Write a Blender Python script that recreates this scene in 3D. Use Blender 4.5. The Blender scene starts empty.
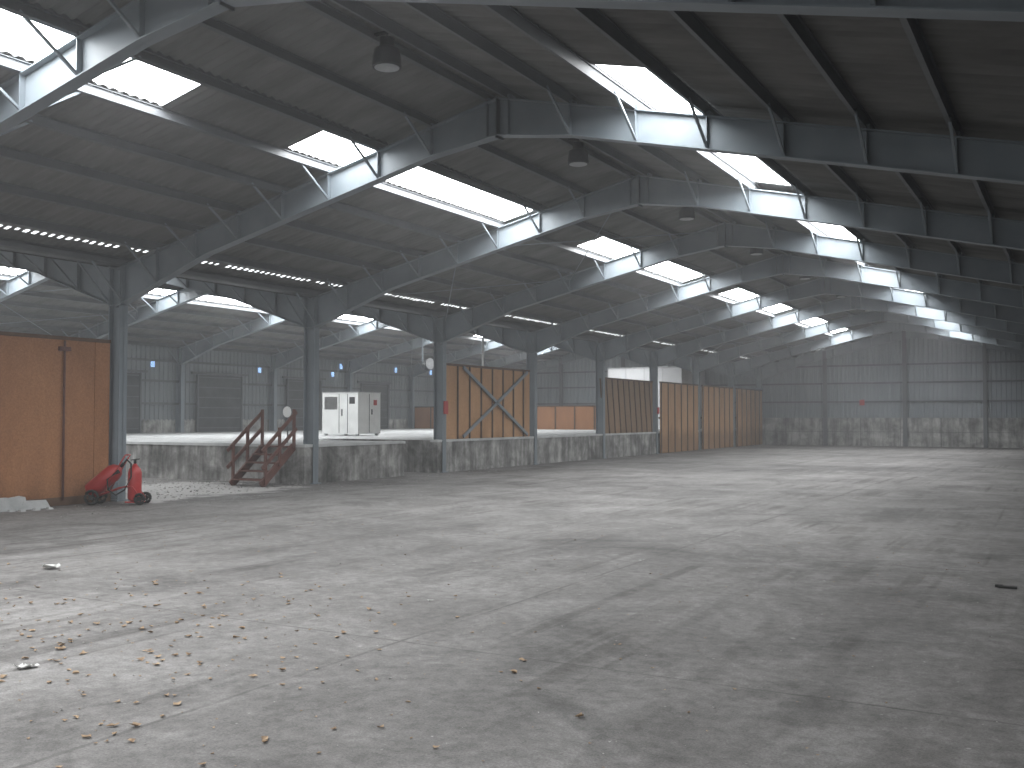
import bpy, math, random
from mathutils import Vector, Matrix
random.seed(7)
R = math.radians
# ------------------------------------------------------------------ constants
RX = -8.1          # ridge of main nave
HS = 9.1           # half span
CX = RX-HS         # column row  (-17.2)
RX2 = CX-HS        # ridge of second nave (-26.3)
BX = RX2-HS        # rear wall (-35.4)
RW = 4.0           # right wall
Y0 = 13.9          # frame whose column stands by the partition
BAY = 5.98
YE = Y0+8*BAY      # far wall
YB = Y0-3*BAY      # open end behind
ZR = 7.05; S = 0.233
PUR = [0.2,1.3,2.4,3.5,4.6,5.7,6.8,7.9,8.9]
DOCK = 1.0; DY = 19.5
# ------------------------------------------------------------------ mesh builder
class MB:
    def __init__(s): s.v=[]; s.f=[]; s.m=[]; s.sm=[]
    def quadbox(s,p,mat=0):
        n=len(s.v); s.v+= [tuple(q) for q in p]
        for f in ((0,3,2,1),(4,5,6,7),(0,1,5,4),(1,2,6,5),(2,3,7,6),(3,0,4,7)):
            s.f.append([n+i for i in f]); s.m.append(mat); s.sm.append(False)
    def box(s,a,b,mat=0):
        x0,y0,z0=[min(i,j) for i,j in zip(a,b)]; x1,y1,z1=[max(i,j) for i,j in zip(a,b)]
        s.quadbox([(x0,y0,z0),(x1,y0,z0),(x1,y1,z0),(x0,y1,z0),(x0,y0,z1),(x1,y0,z1),(x1,y1,z1),(x0,y1,z1)],mat)
    def beam(s,p0,p1,w,h,up=(0,0,1),mat=0):
        p0=Vector(p0);p1=Vector(p1);d=(p1-p0).normalized();u=Vector(up)
        r=d.cross(u)
        if r.length<1e-4: r=d.cross(Vector((1,0,0)))
        r.normalize();u=r.cross(d).normalized()
        r*=w/2;u=u*h/2
        s.quadbox([p0-r-u,p0+r-u,p1+r-u,p1-r-u,p0-r+u,p0+r+u,p1+r+u,p1-r+u],mat)
    def ibeam(s,p0,p1,w,h,t=.016,up=(0,0,1),mat=0):
        p0=Vector(p0);p1=Vector(p1);d=(p1-p0).normalized();u=Vector(up)
        r=d.cross(u);r.normalize();u=r.cross(d).normalized()
        s.beam(p0,p1,t,h,up,mat)
        for k in(-1,1):
            o=u*(h/2)*k
            s.beam(p0+o,p1+o,w,t,up,mat)
    def tube(s,pts,r,seg=10,mat=0,caps=True):
        pts=[Vector(p) for p in pts]; base=len(s.v)
        for i,p in enumerate(pts):
            d=(pts[min(i+1,len(pts)-1)]-pts[max(i-1,0)]).normalized()
            a=Vector((0,0,1)) if abs(d.z)<.9 else Vector((1,0,0))
            x=d.cross(a).normalized();y=d.cross(x)
            rr=r[i] if isinstance(r,(list,tuple)) else r
            for k in range(seg):
                t=2*math.pi*k/seg
                s.v.append(tuple(p+x*math.cos(t)*rr+y*math.sin(t)*rr))
        for i in range(len(pts)-1):
            for k in range(seg):
                a=base+i*seg+k;b=base+i*seg+(k+1)%seg
                s.f.append([a,b,b+seg,a+seg]);s.m.append(mat);s.sm.append(True)
        if caps:
            s.f.append([base+k for k in range(seg)][::-1]);s.m.append(mat);s.sm.append(False)
            e=base+(len(pts)-1)*seg
            s.f.append([e+k for k in range(seg)]);s.m.append(mat);s.sm.append(False)
    def quad(s,a,b,c,d,mat=0):
        n=len(s.v);s.v+=[tuple(a),tuple(b),tuple(c),tuple(d)];s.f.append([n,n+1,n+2,n+3]);s.m.append(mat);s.sm.append(False)
    def obj(s,name,mats,loc=(0,0,0),parent=None):
        me=bpy.data.meshes.new(name);me.from_pydata(s.v,[],s.f)
        for m in (mats if isinstance(mats,(list,tuple)) else [mats]): me.materials.append(m)
        me.polygons.foreach_set('material_index',s.m);me.polygons.foreach_set('use_smooth',s.sm);me.update()
        o=bpy.data.objects.new(name,me);o.location=loc;bpy.context.collection.objects.link(o)
        if parent:o.parent=parent
        return o
def empty(name,loc=(0,0,0)):
    o=bpy.data.objects.new(name,None);o.location=loc;bpy.context.collection.objects.link(o);return o
# ------------------------------------------------------------------ materials
def newmat(name):
    m=bpy.data.materials.new(name);m.use_nodes=True
    nt=m.node_tree;b=nt.nodes['Principled BSDF'];return m,nt,b
def N(nt,t,**k):
    n=nt.nodes.new(t)
    for a,v in k.items(): setattr(n,a,v)
    return n
def ramp(nt,src,stops):
    r=N(nt,'ShaderNodeValToRGB');e=r.color_ramp.elements
    while len(e)<len(stops): e.new(.5)
    for q,(p,c) in zip(e,stops):
        q.position=p;q.color=(c[0],c[1],c[2],1) if isinstance(c,(tuple,list)) else (c,c,c,1)
    nt.links.new(src,r.inputs[0]);return r.outputs[0]
def noise(nt,co,scale,detail=6,rough=.6,dist=0):
    n=N(nt,'ShaderNodeTexNoise');n.inputs['Scale'].default_value=scale;n.inputs['Detail'].default_value=detail
    n.inputs['Roughness'].default_value=rough;n.inputs['Distortion'].default_value=dist
    nt.links.new(co,n.inputs['Vector']);return n.outputs[0]
def mix(nt,a,b,fac,mode='MIX'):
    m=N(nt,'ShaderNodeMix',data_type='RGBA',blend_type=mode)
    for s,v in ((m.inputs[6],a),(m.inputs[7],b),(m.inputs[0],fac)):
        if hasattr(v,'links'): nt.links.new(v,s)
        elif isinstance(v,(tuple,list)): s.default_value=(v[0],v[1],v[2],1)
        else: s.default_value=v
    return m.outputs[2]
def mth(nt,op,a,b=None,c=None):
    m=N(nt,'ShaderNodeMath',operation=op)
    for i,v in enumerate((a,b,c)):
        if v is None: continue
        if hasattr(v,'links'): nt.links.new(v,m.inputs[i])
        else: m.inputs[i].default_value=v
    return m.outputs[0]
def objco(nt,scale=(1,1,1),rot=0):
    mp=N(nt,'ShaderNodeMapping');mp.inputs['Scale'].default_value=scale;mp.inputs['Rotation'].default_value=(0,0,rot)
    g=N(nt,'ShaderNodeNewGeometry')
    nt.links.new(g.outputs['Position'],mp.inputs[0]);return mp.outputs[0]
def bump(nt,b,h,st=.3,dist=.02):
    n=N(nt,'ShaderNodeBump');n.inputs['Strength'].default_value=st;n.inputs['Distance'].default_value=dist
    nt.links.new(h,n.inputs['Height']);nt.links.new(n.outputs[0],b.inputs['Normal'])
def simple(name,c1,c2,scale=3,rough=.6,metal=0,sc=(1,1,1),bmp=0,spec=.3,det=6):
    m,nt,b=newmat(name);co=objco(nt,sc);n=noise(nt,co,scale,det)
    nt.links.new(ramp(nt,n,[(.3,c1),(.7,c2)]),b.inputs['Base Color'])
    b.inputs['Roughness'].default_value=rough;b.inputs['Metallic'].default_value=metal
    b.inputs['Specular IOR Level'].default_value=spec
    if bmp: bump(nt,b,n,bmp)
    return m
M_steel=simple('painted_steel',(.15,.178,.20),(.20,.228,.25),1.5,.5,0,bmp=.0,spec=.4)
M_purlin=simple('purlin_steel',(.08,.087,.094),(.115,.122,.13),1.5,.55)
M_roof=simple('fibre_cement_roof',(.105,.105,.103),(.18,.179,.175),.9,.9,sc=(1,3,1))
M_clad=simple('wall_cladding_paint',(.165,.19,.21),(.23,.255,.275),.7,.5,sc=(1,1,.4),spec=.4)
M_cladrear=simple('rear_cladding_paint',(.13,.145,.155),(.19,.21,.22),.7,.5,sc=(1,1,.4),spec=.4)
M_dark=simple('dark_metal',(.02,.022,.025),(.05,.05,.055),4,.6)
M_door=simple('door_dark_paint',(.04,.045,.05),(.07,.075,.08),2,.6)
M_red=simple('red_enamel',(.30,.018,.018),(.42,.03,.028),5,.4,spec=.5)
M_rubber=simple('black_rubber',(.012,.012,.012),(.03,.03,.03),8,.8)
M_stair=simple('stair_redbrown_paint',(.09,.04,.032),(.15,.065,.05),6,.6)
M_white=simple('white_enamel',(.62,.63,.62),(.75,.76,.75),2,.45,spec=.4)
M_whitewall=simple('white_panel_wall',(.55,.56,.57),(.68,.69,.70),1,.6)
M_zinc=simple('galvanised',(.3,.31,.32),(.45,.46,.47),8,.4,.6)
M_leaf=simple('dry_leaf',(.18,.12,.08),(.42,.31,.20),25,.8)
M_paper=simple('scrap_paper',(.5,.5,.48),(.75,.75,.73),12,.8)
M_pebble=simple('crumbs',(.25,.24,.23),(.5,.49,.47),30,.9)
def wood(name,a,b_,c,z0=0):
    m,nt,b=newmat(name);co=objco(nt,(1,1,.35));n=noise(nt,co,1.1,8,.65,.4);n2=noise(nt,objco(nt),30,3)
    col=ramp(nt,n,[(.25,a),(.5,b_),(.75,c)])
    col=mix(nt,col,ramp(nt,n2,[(.3,.72),(.7,1.0)]),1.0,'MULTIPLY')
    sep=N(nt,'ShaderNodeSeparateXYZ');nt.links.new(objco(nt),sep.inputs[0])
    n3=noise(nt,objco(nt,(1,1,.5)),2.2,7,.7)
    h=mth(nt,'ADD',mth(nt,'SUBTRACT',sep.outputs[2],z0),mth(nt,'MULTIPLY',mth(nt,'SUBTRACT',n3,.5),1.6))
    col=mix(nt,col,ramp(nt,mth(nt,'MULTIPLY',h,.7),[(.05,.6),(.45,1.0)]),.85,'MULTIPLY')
    nt.links.new(col,b.inputs['Base Color']);b.inputs['Roughness'].default_value=.75;b.inputs['Specular IOR Level'].default_value=.2
    return m
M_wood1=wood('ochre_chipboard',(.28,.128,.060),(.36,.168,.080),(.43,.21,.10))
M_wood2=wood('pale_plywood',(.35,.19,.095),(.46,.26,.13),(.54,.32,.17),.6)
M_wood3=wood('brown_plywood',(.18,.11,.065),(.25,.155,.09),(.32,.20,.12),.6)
def concrete(name,a,b_,c,drip=True):
    m,nt,b=newmat(name);co=objco(nt);n=noise(nt,co,1.2,9,.7,.3)
    col=ramp(nt,n,[(.36,a),(.5,b_),(.64,c)])
    if drip:
        n2=noise(nt,objco(nt,(2.5,2.5,.35)),1.6,6,.6)
        col=mix(nt,col,ramp(nt,n2,[(.38,.42),(.58,1.0)]),.85,'MULTIPLY')
    n3=noise(nt,co,22,4);nt.links.new(col,b.inputs['Base Color']);b.inputs['Roughness'].default_value=.9
    b.inputs['Specular IOR Level'].default_value=.15;bump(nt,b,n3,.4,.01);return m
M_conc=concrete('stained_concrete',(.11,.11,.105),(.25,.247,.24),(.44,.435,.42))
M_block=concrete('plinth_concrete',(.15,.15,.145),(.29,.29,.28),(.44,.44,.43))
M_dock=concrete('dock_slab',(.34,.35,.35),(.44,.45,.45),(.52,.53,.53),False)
# floor
def floor_mat():
    m,nt,b=newmat('worn_concrete_floor')
    co=objco(nt);big=noise(nt,co,.13,6,.6,.4);mid=noise(nt,co,.75,10,.72,.8);fine=noise(nt,co,9,9,.78,.3);grit=noise(nt,co,70,4,.8)
    col=ramp(nt,mid,[(.28,(.128,.123,.119)),(.5,(.190,.184,.179)),(.72,(.268,.261,.255))])
    col=mix(nt,col,ramp(nt,big,[(.34,.66),(.5,.98),(.64,1.15)]),.9,'MULTIPLY')
    col=mix(nt,col,ramp(nt,fine,[(.3,.58),(.5,1.0),(.72,1.42)]),.88,'MULTIPLY')
    col=mix(nt,col,ramp(nt,grit,[(.3,.5),(.5,1.0),(.7,1.45)]),.75,'MULTIPLY')
    st=noise(nt,objco(nt,(.9,.2,1)),1.5,8,.7,.3)
    col=mix(nt,col,ramp(nt,st,[(.36,.76),(.52,1.0),(.7,1.1)]),.75,'MULTIPLY')
    # tyre marks, two crossing directions
    for rot in(.12,-.5):
        tr=noise(nt,objco(nt,(2.2,.05,1),rot),1.6,3,.5,.15)
        brk=noise(nt,co,.35,6,.65)
        tf=mth(nt,'MULTIPLY',ramp(nt,tr,[(.56,0.0),(.62,1.0)]),ramp(nt,brk,[(.46,0.0),(.6,.8)]))
        col=mix(nt,col,mix(nt,col,(.62,.61,.60),1.0,'MULTIPLY'),tf)
    bl=noise(nt,co,.5,9,.7,.8)
    col=mix(nt,col,ramp(nt,bl,[(.52,1.0),(.62,.66)]),.85,'MULTIPLY')
    for sc,rr_,al in((2.6,.055,.5),(7.0,.07,.35)):
        v=N(nt,'ShaderNodeTexVoronoi');v.inputs['Scale'].default_value=sc;nt.links.new(co,v.inputs['Vector'])
        rs=N(nt,'ShaderNodeSeparateColor');nt.links.new(v.outputs['Color'],rs.inputs[0])
        rad=mth(nt,'MULTIPLY',rs.outputs[0],rr_)
        dd=mth(nt,'ADD',v.outputs['Distance'],mth(nt,'MULTIPLY',mth(nt,'SUBTRACT',fine,.5),.06))
        spot=mth(nt,'LESS_THAN',dd,rad)
        sel=mth(nt,'GREATER_THAN',rs.outputs[1],.5)
        spot=mth(nt,'MULTIPLY',mth(nt,'MULTIPLY',spot,sel),al)
        col=mix(nt,col,(.46,.45,.44),spot)
    sep=N(nt,'ShaderNodeSeparateXYZ');nt.links.new(co,sep.inputs[0])
    wob=mth(nt,'MULTIPLY',mth(nt,'SUBTRACT',noise(nt,co,2.5,6,.7),.5),.05)
    def joint(axis,off,per,w):
        x=mth(nt,'ADD',mth(nt,'ADD',sep.outputs[axis],off),wob)
        return mth(nt,'LESS_THAN',mth(nt,'PINGPONG',x,per/2),w)
    j=mth(nt,'MAXIMUM',joint(0,4.55,6.3,.018),joint(1,-6.3,5.98,.012))
    j=mth(nt,'MULTIPLY',j,ramp(nt,noise(nt,co,.8,5,.7),[(.38,.15),(.6,.7)]))
    col=mix(nt,col,(.06,.058,.055),j)
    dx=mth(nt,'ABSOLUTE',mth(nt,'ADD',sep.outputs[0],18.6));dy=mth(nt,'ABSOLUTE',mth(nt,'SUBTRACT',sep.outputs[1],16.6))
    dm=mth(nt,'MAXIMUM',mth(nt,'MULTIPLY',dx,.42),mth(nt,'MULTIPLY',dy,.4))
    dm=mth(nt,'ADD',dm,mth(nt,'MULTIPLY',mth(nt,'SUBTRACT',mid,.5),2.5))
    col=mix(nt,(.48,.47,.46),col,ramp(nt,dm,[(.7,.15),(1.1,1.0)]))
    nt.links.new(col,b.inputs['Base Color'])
    b.inputs['Roughness'].default_value=.8;b.inputs['Specular IOR Level'].default_value=.2
    bump(nt,b,fine,.5,.015);return m
M_floor=floor_mat()
M_ground=simple('yard_asphalt',(.12,.12,.115),(.2,.2,.19),2,.9)
def emis(name,c,s):
    m,nt,b=newmat(name);co=objco(nt);n=noise(nt,co,2,4)
    nt.links.new(ramp(nt,n,[(.3,[k*.9 for k in c]),(.7,c)]),b.inputs['Emission Color'])
    b.inputs['Base Color'].default_value=(.7,.75,.78,1);b.inputs['Emission Strength'].default_value=s;return m
M_sky=emis('translucent_rooflight',(.975,.99,1.0),23)
M_leak_glow=emis('lap_daylight_glow',(.95,.98,1.0),2.5)  # emission standing in for daylight at the sheet laps
M_glass=emis('small_pane_daylight',(.30,.55,1.0),1.7)
# ------------------------------------------------------------------ roofs
strips={-1:[(YB+.3,10.1),(12.75,20.1),(24.0,32.2),(36.0,44.0),(48.0,56.2)],1:[(YB+.3,8.4),(12.3,20.1),(24.0,32.2),(36.0,44.0),(48.0,56.2)]}
def roof(name,rx,side,L):
    mb=MB();pitch=.177;n=4
    bands=[(0,2.42),(2.42,3.48),(3.48,L)]
    cnt=int((YE-YB)/pitch*n)
    ys=[YB+(YE-YB)*i/cnt for i in range(cnt+1)]
    for bi,(a,b) in enumerate(bands):
        base=len(mb.v)
        for y in ys:
            dz=.026*math.sin(2*math.pi*y/pitch)+.03
            for o in(a,b): mb.v.append((rx+side*o,y,ZR-S*o+dz))
        for i in range(cnt):
            ym=(ys[i]+ys[i+1])/2
            if bi==1 and any(p<ym<q for p,q in strips[side]): continue
            k=base+2*i
            mb.f.append([k,k+1,k+3,k+2]);mb.m.append(0);mb.sm.append(True)
    return mb.obj(name,M_roof)
roof('ceiling',RX,-1,HS);roof('ceiling',RX,1,RW-RX)
roof('ceiling',RX2,-1,HS);roof('ceiling',RX2,1,HS)
wi=1
for rx in(RX,RX2):
    for side in(-1,1):
        for a,b in strips[side]:
            mb=MB();f=lambda o,y:(rx+side*o,y,ZR-S*o+.045)
            mb.quad(f(2.44,a),f(3.48,a),f(3.48,b),f(2.44,b))
            mb.obj('window_%d'%wi,M_sky);wi+=1
# ridge capping and valley gutters
mb=MB()
for rx in(RX,RX2):
    for s_ in(-1,1): mb.beam((rx+s_*.16,YB,ZR+.06),(rx+s_*.16,YE,ZR+.06),.34,.012,up=(s_*S,0,1))
mb.obj('trim_1',M_roof)
mb=MB();zv=ZR-S*HS
mb.box((CX-.25,YB,zv-.10),(CX+.25,YE-.15,zv-.08));mb.box((CX-.27,YB,zv-.10),(CX-.25,YE-.15,zv-.02));mb.box((CX+.25,YB,zv-.10),(CX+.27,YE-.15,zv-.02))
mb.obj('valley_gutter',M_purlin)
# glowing quads under the sheet, imitating daylight through laps above the valley
mb=MB();o=8.36
y=YB+1
while y<YE-1:
    if random.random()>.1:
        w=.06+random.random()*.03;h=.09+random.random()*.05
        z=lambda q:ZR-S*q-.004
        mb.quad((RX-o,y,z(o)),(RX-o-h,y,z(o+h)),(RX-o-h,y+w,z(o+h)),(RX-o,y+w,z(o)))
    y+=.177
mb.obj('sheet_lap_glow_quads',M_leak_glow)
# ------------------------------------------------------------------ purlins
mb=MB()
def purl(rx,side,L):
    for o in PUR+[10.1,11.3]:
        if o>L-.05: continue
        x=rx+side*o;z=ZR-S*o-.085
        mb.ibeam((x,YB,z),(x,YE,z),.065,.15,.01,up=(side*S,0,1))
        if o==2.4: mb.beam((x,YB,z+.105),(x,YE,z+.105),.03,.07,up=(side*S,0,1))  # filler strip added to block rooflight glow over the purlin
purl(RX,-1,HS);purl(RX,1,RW-RX);purl(RX2,-1,HS);purl(RX2,1,HS)
mb.obj('roof_purlins',M_purlin)
# ------------------------------------------------------------------ portal frames
def rafter(mb,rx,side,L):
    offs=[0,1.3,L-2.6,L];dep=[.62,.50,.50,.80]
    top=lambda o:ZR-S*o-.165
    for i in range(3):
        a,b=offs[i],offs[i+1];xa,xb=rx+side*a,rx+side*b;da,db=dep[i],dep[i+1]
        t=.009;ta,tb=top(a),top(b)
        mb.quadbox([(xa,-t,ta-da),(xa,t,ta-da),(xb,t,tb-db),(xb,-t,tb-db),(xa,-t,ta),(xa,t,ta),(xb,t,tb),(xb,-t,tb)])
        w=.10;h=.018
        for za,zb in((ta,tb),(ta-da+h,tb-db+h)):
            mb.quadbox([(xa,-w,za-h),(xa,w,za-h),(xb,w,zb-h),(xb,-w,zb-h),(xa,-w,za),(xa,w,za),(xb,w,zb),(xb,-w,zb)])
    def depth(o):
        for i in range(3):
            if offs[i]<=o<=offs[i+1]: return dep[i]+(dep[i+1]-dep[i])*(o-offs[i])/(offs[i+1]-offs[i])
        return .44
    for k,o in enumerate(PUR+[10.1,11.3]):
        if o>L-.1: continue
        x=rx+side*o;tz=top(o);d=depth(o)
        for q in(-1,1):
            mb.box((x-.006,q*.01,tz-d+.02),(x+.006,q*.09,tz-.01))
            if o>.5: mb.beam((x,q*.06,tz-d+.03),(x,q*.85,tz+.05),.035,.035)
        mb.box((x-.05,-.09,tz),(x+.05,.09,tz+.06))
    mb.box((rx-.012,-.11,top(0)-.66),(rx+.012,.11,top(0)+.01))
def column(mb,x,h,z0=0,hd=.34,w=.20):
    t=.018
    mb.box((x-hd/2,-.007,z0),(x+hd/2,.007,h))
    mb.box((x-hd/2,-w/2,z0),(x-hd/2+t,w/2,h));mb.box((x+hd/2-t,-w/2,z0),(x+hd/2,w/2,h))
    mb.box((x-hd/2-.05,-w/2-.05,z0),(x+hd/2+.05,w/2+.05,z0+.025))
    zt=h-.75
    for q in(-1,1): mb.box((x-hd/2,0,zt),(x+hd/2,q*w/2,zt+.015))
fm=MB();rafter(fm,RX,-1,HS);rafter(fm,RX,1,RW-RX);rafter(fm,RX2,-1,HS);rafter(fm,RX2,1,HS)
column(fm,CX,ZR-S*HS-.17);column(fm,RW-.2,ZR-S*(RW-RX)-.2);column(fm,BX+.2,ZR-S*HS-.2)
first=None
for k in range(-3,9):
    y=Y0+k*BAY
    if k==8:y-=.25
    if first is None: first=fm.obj('steel_portal_frame',M_steel,(0,y,0));
    else:
        o=bpy.data.objects.new('steel_portal_frame',first.data);o.location=(0,y,0);bpy.context.collection.objects.link(o)
# roof wind-bracing rods
mb=MB()
for rx,L in((RX,HS),(RX2,HS)):
    for k in(1,5):
        ya=Y0+k*BAY;yb=ya+BAY
        for s_ in(-1,):
            for a,b in((.3,4.6),(4.6,8.9)):
                za=ZR-S*a-.3;zb=ZR-S*b-.3
                mb.tube([(rx+s_*a,ya,za),(rx+s_*b,yb,zb)],.012,6);mb.tube([(rx+s_*b,ya,zb),(rx+s_*a,yb,za)],.012,6)
mb.obj('roof_bracing_rods',M_steel)
# ------------------------------------------------------------------ floor & ground
mb=MB();mb.quad((BX,YB,0),(RW,YB,0),(RW,YE,0),(BX,YE,0));mb.obj('floor',M_floor)
mb=MB();mb.quad((-80,-60,-.03),(60,-60,-.03),(60,110,-.03),(-80,110,-.03));mb.obj('ground',M_ground)
# ------------------------------------------------------------------ dock
mb=MB();DX=CX+.12
poly=[(BX+.03,DY),(DX,DY),(DX,23.8),(-20.6,23.8),(-20.6,25.55),(DX,25.55),(DX,YE-.2),(BX+.03,YE-.2)]
n=len(mb.v)
for z in(0,DOCK):
    for x,y in poly: mb.v.append((x,y,z))
P=len(poly)
for i in range(P):
    j=(i+1)%P;mb.f.append([i,j,j+P,i+P]);mb.m.append(0);mb.sm.append(False)
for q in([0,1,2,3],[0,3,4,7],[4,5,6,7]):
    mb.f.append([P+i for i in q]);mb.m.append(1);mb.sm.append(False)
mb.box((BX+.1,DY-.03,DOCK-.06),(DX+.03,DY+.25,DOCK+.012),1)
mb.box((DX-.25,DY+.25,DOCK-.06),(DX+.03,23.83,DOCK+.012),1);mb.box((DX-.25,25.5,DOCK-.06),(DX+.03,YE-.3,DOCK+.012),1)
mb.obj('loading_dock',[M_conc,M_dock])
# ------------------------------------------------------------------ walls
def cladding(mb,axis,c,a,b,zlo,ztop,pitch=.25,amp=.035,mat=0):
    t=a;prof=[(0,0),(.3,0),(.42,1),(.75,1),(.87,0)];pts=[]
    while t<b:
        for p,h in prof:
            q=t+p*pitch
            if q<b: pts.append((q,h*amp))
        t+=pitch
    pts.append((b,0));base=len(mb.v)
    for q,h in pts:
        zt=ztop(q) if callable(ztop) else ztop
        if axis=='x': mb.v+=[(q,c-h,zlo),(q,c-h,zt)]
        else: mb.v+=[(c+h,q,zlo),(c+h,q,zt)]
    for i in range(len(pts)-1):
        k=base+2*i;mb.f.append([k,k+2,k+3,k+1]);mb.m.append(mat);mb.sm.append(False)
def roofz(x):
    return ZR-S*abs(x-RX) if x>CX else ZR-S*abs(x-RX2)
PL=1.65
mb=MB();cladding(mb,'x',YE,BX,RW,PL,lambda x:roofz(x)+.02)
mb.box((BX,YE-.12,0),(RW,YE+.1,PL),1)
x=BX
while x<RW:
    mb.box((x-.012,YE-.128,0),(x+.012,YE-.118,PL),2);x+=2.2
mb.box((BX,YE-.128,.82),(RW,YE-.119,.835),2)
for z in(2.6,3.7,4.75): mb.beam((BX,YE-.1,z),(RW,YE-.1,z),.1,.10,mat=3)
mb.obj('wall_far',[M_clad,M_block,M_dark,M_purlin])
mb=MB()
for x in(-13.2,-8.7,-4.5,-.2,-21.7,-26.3,-30.9):
    mb.ibeam((x,YE-.3,0 if x>CX else DOCK),(x,YE-.3,roofz(x)-.2),.2,.24,.018,up=(0,1,0))
mb.obj('gable_wall_posts',M_purlin)
mb=MB();cladding(mb,'y',BX,YB,YE,1.55,zv);mb.box((BX-.1,YB,0),(BX+.02,YE,1.6),1)
for z in(2.3,3.3,4.2): mb.beam((BX+.09,YB,z),(BX+.09,YE,z),.08,.10,mat=2)
mb.obj('wall_left',[M_cladrear,M_block,M_purlin])
mb=MB();zr=roofz(RW)
cladding(mb,'y',RW,YB,YE,1.55,zr);mb.box((RW-.02,YB,0),(RW+.1,YE,1.6),1);mb.obj('wall_right',[M_cladrear,M_block])
dn=1
for k,(a,b,zt) in enumerate([(27.4,29.6,3.6),(32.9,35.6,3.65),(38.9,41.4,3.65),(45.0,47.4,3.6)]):
    mb=MB();z0=DOCK+.005;mb.box((BX+.14,a,z0),(BX+.2,b,zt));
    for q in range(6):
        z=DOCK+.2+q*(zt-DOCK-.3)/5;mb.box((BX+.2,a+.05,z-.02),(BX+.215,b-.05,z+.02),1)
    mb.beam((BX+.2,a-.4,zt+.08),(BX+.2,b+.4,zt+.08),.1,.1,mat=1)
    mb.box((BX+.14,a-.08,z0),(BX+.24,a,zt),1);mb.box((BX+.14,b,z0),(BX+.24,b+.08,zt),1)
    mb.obj('door_%d'%dn,[M_door,M_purlin]);dn+=1
for a in (30.3,36.9,42.5,43.2,48.3,52.0):
    mb=MB();z=random.choice([3.9,4.0,4.35]);mb.quad((BX+.05,a,z),(BX+.05,a+.22,z),(BX+.05,a+.22,z+.28),(BX+.05,a,z+.28));mb.obj('window_%d'%wi,M_glass);wi+=1
# ------------------------------------------------------------------ timber partitions
M_brace=simple('dark_timber',(.085,.05,.033),(.13,.078,.05),5,.8)
def partition(name,ya,yb,z0,z1,mat,x=CX,boards=1.2,rib=True,lean=0):
    mb=MB();y=ya
    while y<yb-.01:
        e=min(y+boards,yb)
        mb.box((x-.02+random.uniform(-.004,.004),y+.006,z0),(x+.02,e-.006,z1+random.uniform(-.015,.015)));
        if rib:
            mb.beam((x+.04,y+.04,z0),(x+.04,y+.04-lean,z1),.04,.05,up=(1,0,0),mat=1)
        y=e
    mb.beam((x,ya,z1+.03),(x,yb,z1+.03),.09,.07,mat=1)
    mb.beam((x-.06,ya,(z0+z1)/2),(x-.06,yb,(z0+z1)/2),.06,.1,mat=1)
    return mb.obj(name,[mat,M_brace])
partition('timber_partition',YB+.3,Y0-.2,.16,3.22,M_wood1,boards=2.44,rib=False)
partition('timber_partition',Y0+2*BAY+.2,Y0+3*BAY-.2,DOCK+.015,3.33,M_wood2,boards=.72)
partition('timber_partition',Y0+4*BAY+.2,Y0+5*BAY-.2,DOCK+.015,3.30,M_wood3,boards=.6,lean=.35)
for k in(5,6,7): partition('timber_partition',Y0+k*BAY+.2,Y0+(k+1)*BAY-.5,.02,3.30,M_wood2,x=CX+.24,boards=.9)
mb=MB();xx=BX+.3
while xx<-20.5:
    mb.box((xx+.006,50.0,DOCK),(xx+1.2,50.04,2.28));mb.beam((xx,49.97,DOCK),(xx,49.97,2.3),.06,.05,up=(0,1,0),mat=1);xx+=1.2
mb.beam((BX+.3,50.02,2.3),(xx,50.02,2.3),.08,.06,mat=1);mb.obj('timber_partition',[M_wood1,M_brace])
mb=MB();mb.tube([(CX+.06,12.62,.1),(CX+.06,12.62,3.2)],.022,8);mb.box((CX+.02,12.5,3.0),(CX+.09,12.74,3.08));mb.obj('partition_conduit',M_stair)
mb=MB()
def lump(c,s,mat=0):
    r=lambda:random.uniform(.75,1.1)
    x,y,z=c;a,b,h=s
    mb.quadbox([(x-a*r(),y-b*r(),z),(x+a*r(),y-b*r(),z),(x+a*r(),y+b*r(),z),(x-a*r(),y+b*r(),z),(x-a*.8*r(),y-b*.9*r(),z+h*r()),(x+a*.8*r(),y-b*.8*r(),z+h*r()),(x+a*.7*r(),y+b*.8*r(),z+h*r()),(x-a*.8*r(),y+b*.7*r(),z+h*r())],mat)
for y in(10.6,11.15,11.5,11.9): lump((CX+.18,y,0),(.1,.3,.24 if y<11.7 else .15))
for i in range(14): lump((CX+random.uniform(.25,.6),random.uniform(10.2,12.4),0),(.05,.06,.04))
mb.obj('broken_concrete_rubble',M_dock)
mb=MB();mb.box((CX-.1,YB,0),(CX+.03,Y0-.15,.16));mb.obj('partition_kerb',M_brace)
mb=MB();ya,yb=Y0+2*BAY+1.2,Y0+3*BAY-.5
for p,q in(((ya,1.08),(yb,3.3)),((yb,1.08),(ya,3.3))): mb.beam((CX+.1,p[0],p[1]),(CX+.1,q[0],q[1]),.10,.05,up=(1,0,0))
mb.obj('cross_brace',M_steel)
mb=MB();mb.box((-25.4,57.0,DOCK),(-20.6,YE-.45,4.7));mb.box((-25.45,56.97,4.66),(-20.55,57.02,4.74),1)
for x in(-24.2,-23,-21.8): mb.box((x-.01,56.985,DOCK),(x+.01,57.0,4.66),1)
mb.box((-23.9,56.97,DOCK),(-22.9,56.99,3.05),2)
mb.obj('white_office_cabin',[M_whitewall,M_zinc,M_door])
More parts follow.
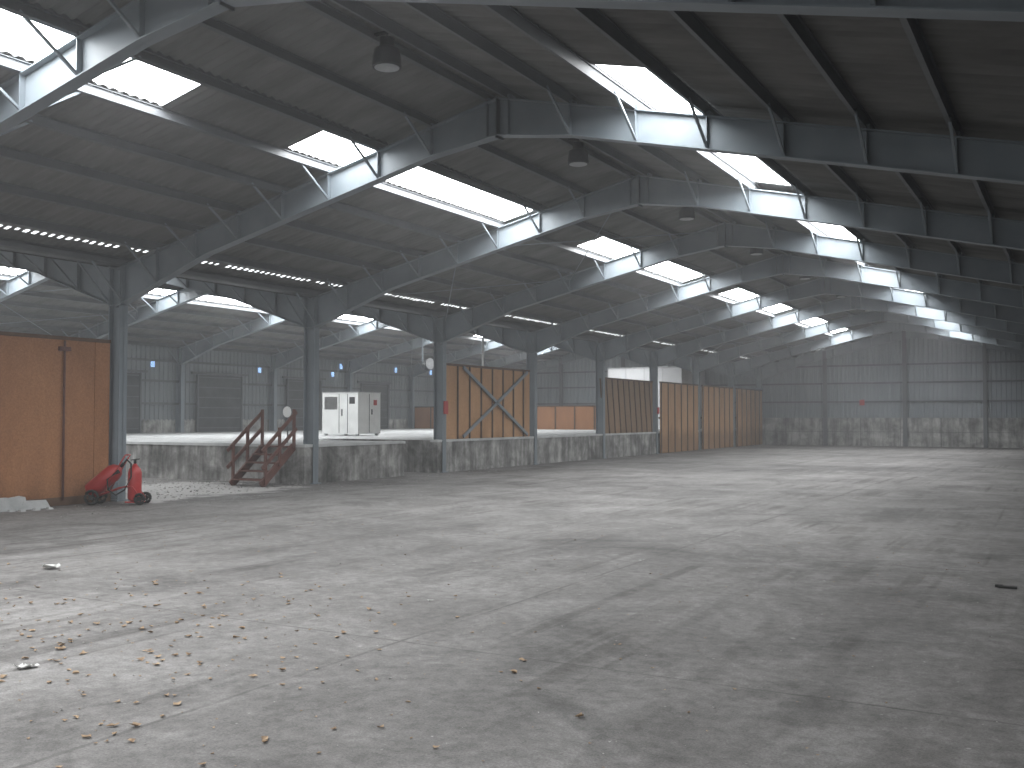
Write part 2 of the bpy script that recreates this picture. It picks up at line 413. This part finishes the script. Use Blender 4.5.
# ------------------------------------------------------------------ white cabinet
def cabinet():
    p=empty('white_refrigeration_cabinet',(-24.05,30.1,DOCK))
    mb=MB();w,d,h=.85,.68,1.62
    mb.box((-w,-d,.08),(w,d,h));mb.obj('body',M_white,parent=p)
    mb=MB()
    mb.box((-w-.02,-d-.02,h),(w+.02,d+.02,h+.03));
    for x in(-w+.1,w-.1):
        for y in(-d+.1,d-.1): mb.box((x-.05,y-.05,0),(x+.05,y+.05,.08))
    mb.obj('trim',M_zinc,parent=p)
    mb=MB()
    for i in range(12): mb.box((-w+.12,-d-.02,h-.62+i*.04),(-w+.72,-d-.005,h-.60+i*.04))
    mb.box((-.05,-d-.012,.12),(-.03,-d,h-.05));mb.box((.35,-d-.012,.12),(.37,-d,h-.05))
    mb.box((.08,-d-.03,.75),(.12,-d,1.0));mb.box((w,-.02,.12),(w+.012,0,h-.05));mb.box((w,.12,.8),(w+.03,.16,1.0))
    mb.box((.45,-d-.015,1.2),(.7,-d,1.45))
    mb.obj('grille',M_dark,parent=p)
    mb=MB();mb.box((w+.002,.25,1.15),(w+.014,.45,1.35));mb.obj('warning_label',M_red,parent=p)
    return p
cabinet()
# ------------------------------------------------------------------ dock stairs
def stairs():
    p=empty('dock_stairs',(-17.9,DY-.03,0))
    mb=MB();n=5;run=1.15;hw=.5
    for i in range(n):
        y=-run+run*i/n;z=DOCK*(i+1)/(n+.0)-.02
        mb.box((-hw,y,z-.04),(hw,min(y+.27,-.01),z))
    mb.obj('treads',M_stair,parent=p)
    mb=MB()
    for sx in(-hw,hw): mb.beam((sx,-run-.02,.03),(sx,-.02,DOCK-.04),.05,.2)
    mb.obj('stringers',M_stair,parent=p)
    mb=MB()
    for sx in(-hw,hw):
        for y in(-run+.08,-run/2,-.05):
            z=(y+run)/run*DOCK
            mb.beam((sx+math.copysign(.04,sx),y,z-.02),(sx+math.copysign(.04,sx),y,z+.95),.06,.06,up=(0,1,0))
        for o,h in((.92,.09),(.5,.09)):
            mb.beam((sx+math.copysign(.08,sx),-run-.08,o-.05),(sx+math.copysign(.08,sx),-.005,DOCK+o-.08),.035,h)
    mb.obj('handrails',M_stair,parent=p)
stairs()
# ------------------------------------------------------------------ wheeled extinguisher (one trolley leaning back)
def wheel(mb,x,y,z,r):
    pts=[(x+r*math.cos(t),y,z+r*math.sin(t)) for t in [2*math.pi*i/22 for i in range(23)]]
    mb.tube(pts,.028,8,caps=False);mb.tube([(x,y-.035,z),(x,y+.035,z)],.05,12)
    for i in range(5):
        t=i*2*math.pi/5;mb.beam((x,y,z),(x+r*math.cos(t),y,z+r*math.sin(t)),.02,.02,up=(0,1,0))
def exting(loc,rot):
    p=empty('wheeled_fire_extinguisher',loc);p.rotation_euler=(0,0,rot)
    mb=MB();r0=Vector((-.56,0,.22));r1=Vector((.06,0,.74));d=r1-r0
    prof=[(0,.04),(.03,.12),(.09,.17),(.78,.17),(.9,.13),(.97,.06),(1.0,.035)]
    mb.tube([r0+d*t for t,_ in prof],[q for _,q in prof],20)
    prof=[(.06,.05),(.09,.11),(.13,.13),(.62,.13),(.70,.11),(.75,.06),(.80,.03)]
    mb.tube([(.34,0,z) for z,_ in prof],[q for _,q in prof],20);mb.obj('tanks',M_red,parent=p)
    mb=MB()
    mb.tube([(.06,0,.74),(.12,0,.80)],.03,10);mb.tube([(.34,0,.8),(.34,0,.87)],.028,10);mb.beam((.27,0,.87),(.43,0,.89),.03,.02)
    mb.tube([(.12,0,.8),(.2,-.05,.88),(.3,-.1,.8),(.33,-.16,.55),(.22,-.2,.3),(.05,-.2,.2),(-.1,-.2,.3),(-.12,-.2,.5),(.0,-.19,.6)],.015,8)
    mb.tube([(.0,-.19,.6),(.1,-.19,.66)],[.014,.04],10);mb.obj('valve_and_hose',M_rubber,parent=p)
    mb=MB()
    for y in(-.13,.13):
        mb.tube([(-.42,y,.15),(.1,y,.34),(.34,y,.36),(.50,y,.14)],.014,8)
        mb.tube([(-.2,y,.25),(.12,y,.84),(.2,y,.97)],.013,8)
    mb.tube([(.2,-.13,.97),(.2,.13,.97)],.015,8);mb.tube([(-.42,-.2,.15),(-.42,.2,.15)],.012,8);mb.tube([(.50,-.17,.12),(.50,.17,.12)],.012,8)
    mb.box((.2,-.13,.04),(.5,.13,.07));mb.obj('trolley_frame',M_red,parent=p)
    mb=MB()
    for y in(-.2,.2): wheel(mb,-.42,y,.155,.125)
    for y in(-.17,.17): wheel(mb,.50,y,.12,.09)
    mb.obj('wheels',M_rubber,parent=p)
exting((-16.42,13.3,0),R(29.5))
# ------------------------------------------------------------------ high-bay lamps
def lamp(x,y):
    p=empty('high_bay_lamp',(x,y,6.46))
    mb=MB();prof=[(.0,.195),(.03,.2),(.14,.19),(.24,.175),(.27,.13),(.28,.10),(.40,.10),(.42,.05)]
    mb.tube([(0,0,z) for z,_ in prof],[q for _,q in prof],20);mb.obj('reflector_housing',M_dark,parent=p)
    mb=MB();mb.tube([(0,0,.42),(0,0,.5)],.012,6);mb.beam((-.2,0,.49),(.2,0,.49),.05,.03);mb.obj('hanger',M_dark,parent=p)
    mb=MB();mb.tube([(0,0,-.006),(0,0,.0)],.17,16);mb.obj('lens',M_zinc,parent=p)
for k in range(-1,8):
    lamp(RX,Y0+(k+.5)*BAY-.05)
for k in(1,3,5):lamp(RX2,Y0+(k+.5)*BAY)
p=empty('floodlight',(-26.0,38.0,4.15))
mb=MB();mb.tube([(0,0,0),(.12,-.02,0),(.2,-.04,0)],[.05,.2,.26],16);mb.tube([(-.25,0,0),(0,0,0)],.03,8)
mb.obj('head',M_zinc,parent=p)
mb=MB();mb.beam((-.25,0,0),(-.25,0,2.7),.05,.05,up=(0,1,0));mb.obj('drop_rod',M_steel,parent=p)
p=empty('round_sign',(-18.75,DY+1.2,DOCK))
mb=MB();mb.tube([(0,-.012,.85),(0,0,.85)],.15,18);mb.obj('disc',M_white,parent=p)
mb=MB();mb.beam((0,.02,.012),(0,.02,.9),.03,.03,up=(0,1,0));mb.obj('post',M_purlin,parent=p)
mb=MB();mb.box((-.14,-.02,-.16),(.14,0,.16));mb.obj('fire_point_sign',M_red,(-11.1,YE-.16,2.55))
mb=MB();mb.box((0,-.09,-.2),(.06,.09,.2));mb.obj('fire_point_sign',M_red,(CX+.19,Y0+2*BAY,2.0))
mb=MB();mb.box((0,-.08,-.15),(.06,.08,.15));mb.obj('fire_point_sign',M_red,(CX+.19,Y0+5*BAY,2.0))
mb=MB();mb.tube([(-19,31.4,DOCK),(-19,31.4,4.6)],.04,8);mb.obj('downpipe',M_white)
# ------------------------------------------------------------------ litter
def leafmesh(mb,x,y,s,z=.004):
    a=random.uniform(0,6.28);c,sn=math.cos(a),math.sin(a);n=len(mb.v)
    k=random.randint(6,9)
    curl=random.uniform(.1,.6)
    mb.v.append((x,y,z))
    for i in range(k):
        t=2*math.pi*i/k;rr=s*random.uniform(.45,1.0)*(1 if i%2 else .65)
        px,py=math.cos(t)*rr,math.sin(t)*rr*.7
        mb.v.append((x+px*c-py*sn,y+px*sn+py*c,z+curl*abs(py)+random.uniform(0,.2)*s))
    for i in range(k):
        mb.f.append([n,n+1+i,n+1+(i+1)%k]);mb.m.append(0);mb.sm.append(False)
def px2g(x,y):
    u=(x-512)/1000;d=1720/(y-416.6);T=R(29.51)
    return d*(u*math.cos(T)-math.sin(T)),d*(u*math.sin(T)+math.cos(T))
mb=MB()
for i in range(420):
    x=random.gauss(-7.0,1.6);y=random.gauss(5.2,1.4)
    leafmesh(mb,x,y,random.uniform(.012,.058))
for i in range(80):
    x=random.gauss(-4.3,1.1);y=random.gauss(3.2,.8)
    leafmesh(mb,x,y,random.uniform(.012,.04))
for i in range(420):
    leafmesh(mb,random.uniform(-13,-1),random.uniform(1.5,14),random.uniform(.01,.03))
mb.obj('fallen_leaves',M_leaf)
mb=MB()
for i in range(1600):
    x=random.uniform(-16,2);y=random.uniform(2,30)
    leafmesh(mb,x,y,random.uniform(.005,.022),.003)
for i in range(900):
    leafmesh(mb,random.uniform(-22,-16.6),random.uniform(14.3,19.4),random.uniform(.02,.06),.003)
for i in range(300):
    leafmesh(mb,random.uniform(-16.9,-15),random.uniform(11,28),random.uniform(.015,.05),.003)
mb.obj('floor_crumbs',M_pebble)
mb=MB()
for x,y,s in((52,568,.20),(24,667,.09),(34,665,.06),(430,600,.03),(640,560,.03)):
    gx,gy=px2g(x,y);leafmesh(mb,gx,gy,s,.005);leafmesh(mb,gx+.03,gy+.02,s*.8,.01)
mb.obj('paper_scraps',M_paper)
gx,gy=px2g(1003,587)
mb=MB();mb.box((gx-.07,gy-.03,0),(gx+.1,gy+.04,.02));mb.box((gx-.1,gy+.0,0),(gx-.03,gy+.06,.025));mb.obj('rubber_offcut',M_rubber)
# ------------------------------------------------------------------ scatter volume added to veil the distance and lift dark tones
m=bpy.data.materials.new('haze_volume');m.use_nodes=True;nt=m.node_tree;nt.nodes.clear()
vs=N(nt,'ShaderNodeVolumeScatter');vs.inputs['Density'].default_value=.0033;vs.inputs['Anisotropy'].default_value=.35;vs.inputs['Color'].default_value=(.98,.99,1,1)
ou=N(nt,'ShaderNodeOutputMaterial');nt.links.new(vs.outputs[0],ou.inputs['Volume'])
mb=MB();mb.box((BX+.05,YB+.1,.002),(RW-.05,YE-.05,7.3));mb.obj('haze_volume',m)
# ------------------------------------------------------------------ world + camera
w=bpy.data.worlds.new('world');bpy.context.scene.world=w;w.use_nodes=True
bg=w.node_tree.nodes['Background'];bg.inputs[0].default_value=(.97,.98,1,1);bg.inputs[1].default_value=1.6
bpy.context.scene.view_settings.view_transform='Standard'
cam=bpy.data.cameras.new('camera');cam.sensor_width=36;cam.lens=1000/1024*36;cam.clip_end=300
co=bpy.data.objects.new('camera',cam);co.location=(0,0,1.72);co.rotation_euler=(R(91.87),0,R(29.51));bpy.context.collection.objects.link(co)
bpy.context.scene.camera=co
